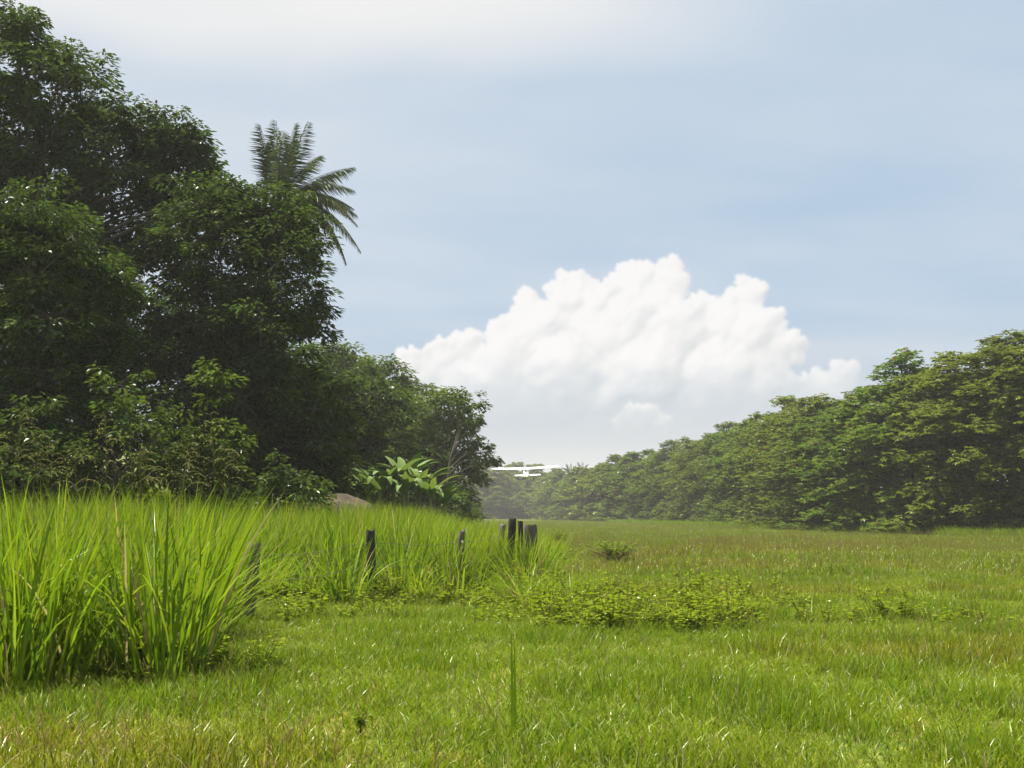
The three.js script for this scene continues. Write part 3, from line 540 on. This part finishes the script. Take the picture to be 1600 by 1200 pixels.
  fringe.forEach((g, k) => { const m = new THREE.InstancedMesh(g, GRASS, fr[k].length); m.name = 'grass'; m.userData.kind = 'stuff'; m.castShadow = m.receiveShadow = true; fr[k].forEach(([x, z, s], i) => m.setMatrixAt(i, M.compose(V(x, ground(x, z), z), Q.setFromAxisAngle(up, r3() * 6.283), V(1.2, s, 1.2)))); verge.add(m); });

  // low leafy weeds
  function sprig(seed, h, n, leaf) {
    const r4 = rng(seed), F = new Faces();
    for (let s = 0; s < 5; s++) {
      const a = r4() * 6.283, b = V(0, 0, 0), e = V(Math.cos(a) * h * 0.7 * r4(), h * (0.6 + 0.5 * r4()), Math.sin(a) * h * 0.7 * r4());
      F.stick(b, e, 0.004, [0.1, 0.11, 0.035]);
      for (let k = 0; k < n; k++) { const o = b.clone().lerp(e, 0.2 + 0.8 * (k + r4()) / n), g = r4() * 6.283; F.leaf(o, V(Math.cos(g), 0.3 * r4(), Math.sin(g)).normalize(), V(1.3 * (r4() - 0.5), 1, 1.3 * (r4() - 0.5)).normalize(), leaf * (0.6 + 0.8 * r4()), leaf * 0.55, mixc(r4, [[0.185, 0.25, 0.009], [0.225, 0.285, 0.012], [0.155, 0.225, 0.008]]), r4() < 0.035 ? 1 : 0); }
    }
    return F.build();
  }
  const sprigs = [sprig(340, 0.34, 9, 0.085), sprig(341, 0.28, 11, 0.06), sprig(342, 0.44, 8, 0.1), patch(343, 0.3, 26, 0.42, 0.012, 0.05, 1)], ws = [[], [], [], []];
  const mounds = [[1.5, -16.6, 1.2, 1.1, 300], [2.6, -17.2, 1.2, 1.3, 260], [1.7, -19.5, 1.6, 1.6, 300], [0.6, -21.5, 1.2, 1.5, 200], [3.4, -20.0, 1.3, 1.2, 130], [5.2, -17.2, 1.2, 0.5, 30], [7.0, -16.6, 1.0, 0.4, 16], [-1.6, -21.0, 1.6, 0.8, 150], [-4.0, -20.6, 0.9, 1.2, 140], [-2.3, -22.6, 1.0, 0.8, 90], [-3.8, -11.5, 1.0, 0.4, 120], [8.6, -13.2, 0.5, 0.4, 40], [-2.2, -17.5, 1.5, 1.3, 40], [4.5, -21, 2.5, 1.5, 70]];
  for (const [x, z, a, b, n] of mounds) for (let k = 0; k < n * 0.6; k++) { const g = r3() * 6.283, q2 = r3() ** 0.7 * (1.15 + 0.45 * n2(Math.cos(g) * 1.5 + x, Math.sin(g) * 1.5)), X = x + Math.cos(g) * a * q2 * 1.1, Z = z + Math.sin(g) * b * q2 * 1.1; ws[k % 5 < 4 ? k % 4 : 3].push([X, Z, (0.35 + 0.95 * r3() * r3() + 0.35 * n2(X * 0.9, Z * 0.9)) * clamp(1.2 - 0.5 * q2, 0.4, 1.2) + 0.2]); }
  const weeds = new THREE.Group(); weeds.name = 'creeping_weeds'; scene.add(weeds);
  tag(weeds, 'low leafy creeping weeds heaped in the grass before the fence', 'weeds', null, 'stuff');
  sprigs.forEach((g, k) => { const m = new THREE.InstancedMesh(g, GRASS, ws[k].length); m.name = 'weeds'; m.userData.kind = 'stuff'; m.castShadow = m.receiveShadow = true; ws[k].forEach(([x, z, s], i) => m.setMatrixAt(i, M.compose(V(x, ground(x, z), z), Q.setFromAxisAngle(up, r3() * 6.283), V(1.15, s * 1.15, 1.15)))); weeds.add(m); });
  // single small shrubs on the strip
  for (const [x, z, w, h, seed, label] of [[3.35, -37, 1.7, 0.85, 350, 'small leafy shrub alone on the strip right of the fence posts'], [1.15, -34, 1.5, 0.85, 353, 'small leafy shrub right beside the corner fence posts'], [2.5, -60, 0.8, 0.9, 356, 'small grassy shrub farther out on the strip'], [-1.08, -8.2, 0.16, 0.2, 359, 'tiny dark weed in the short grass at the bottom']]) {
    const r5 = rng(seed), T = thing('shrub', x, ground(x, z), z), F = new Faces(), wood = [];
    const nb = w > 0.5 ? 44 : 7, leaf = w > 0.5 ? 0.11 : 0.035;
    for (let s = 0; s < nb; s++) {
      const a = r5() * 6.283, q3 = w * 0.6 * Math.sqrt(r5()), e = V(Math.cos(a) * q3, h * (0.5 + 0.5 * r5()) * (1 - 0.35 * q3 / w), Math.sin(a) * q3);
      wood.push(tube([V(0, -0.05, 0), V(e.x * 0.4, e.y * 0.6, e.z * 0.4), e], [0.012 * w, 0.009 * w, 0.004 * w], 4));
      for (let k = 0; k < 22; k++) { const o = e.clone().multiplyScalar(0.45 + 0.55 * r5()).add(V((r5() - 0.5) * 0.12 * w, (r5() - 0.5) * 0.1 * w, (r5() - 0.5) * 0.12 * w)), g = r5() * 6.283; F.leaf(o, V(Math.cos(g), 0.4 * (r5() - 0.3), Math.sin(g)).normalize(), V(r5() - 0.5, 1, r5() - 0.5).normalize(), leaf * (0.7 + 0.6 * r5()), leaf * 0.6, mixc(r5, [[0.15, 0.215, 0.008], [0.18, 0.24, 0.01], [0.125, 0.19, 0.008]]), r5() < 0.08 ? 1 : 0); }
    }
    put('stems', mergeGeometries(wood), bark, T); put('foliage', F.build(), LEAF, T);
    tag(T, label, 'shrub');
  }
}

// ---------- fence ----------
const woodTex = noiseTexture(256, (u, v) => { const k = 1 + 0.35 * wrapN(u * 3 % 1, v * 0.25, 30, 3) + 0.2 * wrapN(u, v, 70, 6); return [84 * k, 77 * k, 70 * k]; });
const oldWood = new THREE.MeshStandardMaterial({ name: 'weathered_wood', map: woodTex, bumpMap: woodTex, bumpScale: 0.01, roughness: 0.95 });
const darkWood = new THREE.MeshStandardMaterial({ name: 'dark_weathered_wood', color: new THREE.Color(0.28, 0.26, 0.25), map: woodTex, bumpMap: woodTex, bumpScale: 0.01, roughness: 0.95 });
function postGeometry(seed, h, w, t, lean, taper) {
  const r = rng(seed), sides = 10, rows = 9, p = [], uv = [], idx = [];
  for (let j = 0; j <= rows; j++) for (let i = 0; i <= sides; i++) {
    const f = j / rows, a = (i % sides) / sides * 6.283, sq = 1 / Math.max(Math.abs(Math.cos(a)), Math.abs(Math.sin(a))) ** 0.6, k = (1 + 0.12 * n3(Math.cos(a) * 1.5 + seed, f * 4, Math.sin(a) * 1.5)) * lerp(1, taper, f) * sq;
    const cut = j === rows ? 0.06 * n2(i % sides + seed, 5) + 0.03 * Math.cos(a + seed) : 0;
    p.push(Math.cos(a) * w * 0.45 * k + lean * f * h + 0.02 * Math.sin(f * 5 + seed), f * (h + 0.3) - 0.3 + cut, Math.sin(a) * t * 0.45 * k); uv.push(i / sides, f * h);
  }
  for (let j = 0; j < rows; j++) for (let i = 0; i < sides; i++) { const a = j * (sides + 1) + i, b = a + sides + 1; idx.push(a, b, a + 1, b, b + 1, a + 1); }
  const c = p.length / 3; p.push(lean * h, h - 0.02, 0); uv.push(0.5, 0.5);
  for (let i = 0; i < sides; i++) idx.push(rows * (sides + 1) + i, c, rows * (sides + 1) + i + 1);
  const g = new THREE.BufferGeometry(); g.setAttribute('position', new THREE.Float32BufferAttribute(p, 3)); g.setAttribute('uv', new THREE.Float32BufferAttribute(uv, 2)); g.setIndex(idx); g.computeVertexNormals(); return g;
}
const posts = [[-7.0, -17, 0.95, 0.14, 0.14, 0.02, 1, oldWood, 'grey fence post buried in the tall grass near the left edge'], [-4.0, -17, 1.18, 0.19, 0.15, 0.1, 1.2, oldWood, 'grey leaning fence post wider at its top, in the tall grass'], [-2.6, -21, 1.32, 0.19, 0.17, -0.02, 0.95, darkWood, 'upright dark fence post with a square top behind the flared clump'], [-1.05, -23.5, 1.33, 0.15, 0.14, 0.01, 1, oldWood, 'grey fence post with pale spots between the dark post and the corner'],
  [-0.36, -26, 1.42, 0.14, 0.14, 0.1, 1.1, oldWood, 'leaning grey post first from the left in the corner group'], [0.0, -25, 1.58, 0.2, 0.18, -0.01, 0.95, darkWood, 'tallest black post of the corner group'], [0.2, -25.6, 1.5, 0.14, 0.14, -0.02, 1, darkWood, 'slim black post close right of the tallest post'], [0.44, -24.6, 1.44, 0.27, 0.16, -0.03, 1.2, oldWood, 'broad weathered plank post at the right end of the corner group']];
posts.forEach(([x, z, h, w, t, lean, taper, mat, label], i) => {
  const g = postGeometry(400 + i, h, w, t, lean, taper), y = ground(x, z);
  if (i !== 3) { const m = put('fence_post', g, mat, scene); m.position.set(x, y, z); tag(m, label, 'fence post', 'old wooden posts of the paddock fence'); return; }
  const T = thing('fence_post', x, y, z); put('stake', g, mat, T);
  const pale = new THREE.MeshStandardMaterial({ name: 'lichen', color: new THREE.Color(0.55, 0.56, 0.52), roughness: 0.9 });
  for (const [k, s] of [[1.1, 0.026], [0.86, 0.022], [0.98, 0.014]]) { const b = new THREE.IcosahedronGeometry(s, 1); b.scale(1, 1.1, 0.4).translate(0.02, k, 0.078); put('lichen_spot', b, pale, T); }
  tag(T, label, 'fence post', 'old wooden posts of the paddock fence');
});
{
  const wire = new THREE.MeshStandardMaterial({ name: 'rusty_wire', color: new THREE.Color(0.09, 0.075, 0.06), roughness: 0.7, metalness: 0.3 });
  for (const [k, label] of [[0.82, 'upper rusty wire strand strung along the fence posts'], [0.5, 'lower rusty wire strand strung along the fence posts']]) {
    const pts = [];
    [0, 1, 2, 3, 5].forEach((i, n) => { const [x, z, h, , , lean] = posts[i], q = V(x + lean * h * k, ground(x, z) + h * k, z + 0.09); if (n) { const b = pts[pts.length - 1]; pts.push(b.clone().lerp(q, 0.5).add(V(0, -0.06, 0))); } pts.push(q); });
    tag(put('fence_wire', tube(pts, [0.004, 0.004], 5), wire, scene), label, 'wire', 'wire strands of the paddock fence');
  }
}

// ---------- airplane ----------
{
  const white = new THREE.MeshPhysicalMaterial({ name: 'white_paint', color: new THREE.Color(0.72, 0.72, 0.7), roughness: 0.4, clearcoat: 0.5, clearcoatRoughness: 0.15, side: THREE.DoubleSide });
  const glass = new THREE.MeshPhysicalMaterial({ name: 'cabin_glass', color: new THREE.Color(0.03, 0.035, 0.04), roughness: 0.08 });
  const rubber = new THREE.MeshStandardMaterial({ name: 'tyre_rubber', color: new THREE.Color(0.025, 0.025, 0.025), roughness: 0.85 });
  const metal = new THREE.MeshStandardMaterial({ name: 'bare_metal', color: new THREE.Color(0.5, 0.5, 0.5), roughness: 0.35, metalness: 0.9 });
  const A = thing('airplane', 2.2, 9.05, -182, 0.05);
  A.rotation.set(0.17, 0.06, 0.042, 'YXZ');
  // loft through rings of equal length
  const loft = (rings, closed = true) => {
    const p = [], idx = [], n = rings[0].length;
    for (const r of rings) for (const q of r) p.push(...q);
    for (let j = 0; j < rings.length - 1; j++) for (let i = 0; i < n; i++) { const a = j * n + i, b = j * n + (i + 1) % n; idx.push(a, a + n, b, b, a + n, b + n); }
    if (closed) for (const j of [0, rings.length - 1]) for (let i = 1; i < n - 1; i++) idx.push(j * n, j * n + (j ? i : i + 1), j * n + (j ? i + 1 : i));
    const g = new THREE.BufferGeometry(); g.setAttribute('position', new THREE.Float32BufferAttribute(p, 3)); g.setIndex(idx); g.computeVertexNormals(); return g;
  };
  const foil = (x, y, z, chord, thick) => { const r = []; for (let k = 0; k < 14; k++) { const t = k / 14 * 6.28319, c = 0.5 - 0.5 * Math.cos(t), h = thick * (Math.sin(t) >= 0 ? 1.2 : 0.6) * Math.abs(Math.sin(t)) ** 0.8 * (1 - 0.65 * c) * Math.sign(Math.sin(t)); r.push([x, y + h, z + c * chord]); } return r; };
  for (const s of [-1, 1]) put('wing', loft([[0, 0], [2.6, 0.08], [5.3, 0.2], [5.5, 0.21]].map(([x, y], i) => foil(s * x, y, -0.7 + 0.06 * i, [1.62, 1.6, 1.14, 0.8][i], [0.22, 0.21, 0.15, 0.06][i]))), white, A);
  const ring = (z, w, top, bottom) => { const r = []; for (let k = 0; k < 16; k++) { const t = k / 16 * 6.28319, c = Math.cos(t), s = Math.sin(t); r.push([Math.sign(c) * Math.abs(c) ** 0.7 * w / 2, (top + bottom) / 2 + Math.sign(s) * Math.abs(s) ** 0.7 * (top - bottom) / 2, z]); } return r; };
  put('fuselage', loft([ring(-2.75, 0.4, -0.55, -0.95), ring(-2.6, 0.85, -0.42, -1.15), ring(-1.4, 1.08, -0.38, -1.3), ring(-0.75, 1.12, -0.03, -1.34), ring(0.9, 1.1, -0.02, -1.3), ring(1.8, 0.84, -0.2, -1.05), ring(3.4, 0.5, -0.26, -0.78), ring(5.0, 0.22, -0.3, -0.55), ring(5.15, 0.08, -0.32, -0.48)]), white, A);
  const pane = (q) => { const g = new THREE.BufferGeometry(); g.setAttribute('position', new THREE.Float32BufferAttribute(q.flat(), 3)); g.setIndex([0, 1, 2, 0, 2, 3]); g.computeVertexNormals(); return g; };
  put('rear_window', pane([[-0.36, -0.02, 0.95], [0.36, -0.02, 0.95], [0.2, -0.2, 2.2], [-0.2, -0.2, 2.2]]), glass, A).position.y = 0.05;
  for (const s of [-1, 1]) put('side_window', pane([[s * 0.58, -0.12, -0.6], [s * 0.57, -0.12, 1.0], [s * 0.55, -0.55, 1.2], [s * 0.58, -0.58, -0.9]]), glass, A);
  put('windscreen', pane([[-0.5, -0.06, -0.8], [0.5, -0.06, -0.8], [0.52, -0.38, -1.45], [-0.52, -0.38, -1.45]]), glass, A).position.y = 0.06;
  for (const s of [-1, 1]) put('tailplane', loft([[0.04, 0], [1.95, 0.02], [2.05, 0.02]].map(([x, y], i) => foil(s * x, -0.4 + y, 4.1 + 0.1 * i, [1.3, 1.05, 0.8][i], [0.11, 0.09, 0.04][i]))), white, A);
  put('tail_fin', loft([[-0.35, 3.7, 1.45, 0.07], [0.25, 4.3, 1.05, 0.06], [0.85, 4.75, 0.75, 0.04]].map(([y, z, c, t]) => foil(0, 0, z, c, t).map(([, h, zz]) => [h, y, zz]))), white, A);
  for (const s of [-1, 1]) {
    put('wing_strut', tube([V(s * 0.52, -1.2, -0.15), V(s * 1.5, -0.65, -0.13), V(s * 2.5, -0.02, -0.1)], [0.045, 0.04], 6), white, A);
    const leg = put('landing_leg', tube([V(s * 0.42, -1.2, 0.35), V(s * 0.8, -1.38, 0.38), V(s * 1.14, -1.52, 0.4)], [0.06, 0.035], 6), white, A);
    const w = put('wheel', new THREE.TorusGeometry(0.15, 0.075, 8, 18).rotateY(Math.PI / 2), rubber, A); w.position.set(s * 1.2, -1.56, 0.4);
    const hub = put('hub', new THREE.CylinderGeometry(0.09, 0.09, 0.1, 12).rotateZ(Math.PI / 2), metal, w); hub.castShadow = true;
    leg.castShadow = true;
  }
  put('nose_leg', tube([V(0, -1.0, -2.1), V(0, -1.3, -2.15), V(0, -1.56, -2.2)], [0.05, 0.035], 6), metal, A);
  const nw = put('wheel', new THREE.TorusGeometry(0.13, 0.065, 8, 18).rotateY(Math.PI / 2), rubber, A); nw.position.set(0, -1.6, -2.2);
  put('propeller_spinner', new THREE.ConeGeometry(0.17, 0.34, 14).rotateX(-Math.PI / 2).translate(0, -0.75, -2.9), metal, A);
  for (const s of [-1, 1]) put('propeller_blade', new THREE.SphereGeometry(0.5, 10, 6).scale(0.14, 0.95, 0.03).translate(0, s * 0.48, 0).rotateZ(0.7).translate(0, -0.75, -2.84), metal, A);
  tag(A, 'small white high wing airplane climbing away low over the strip', 'airplane');
}

renderer.render(scene, camera);
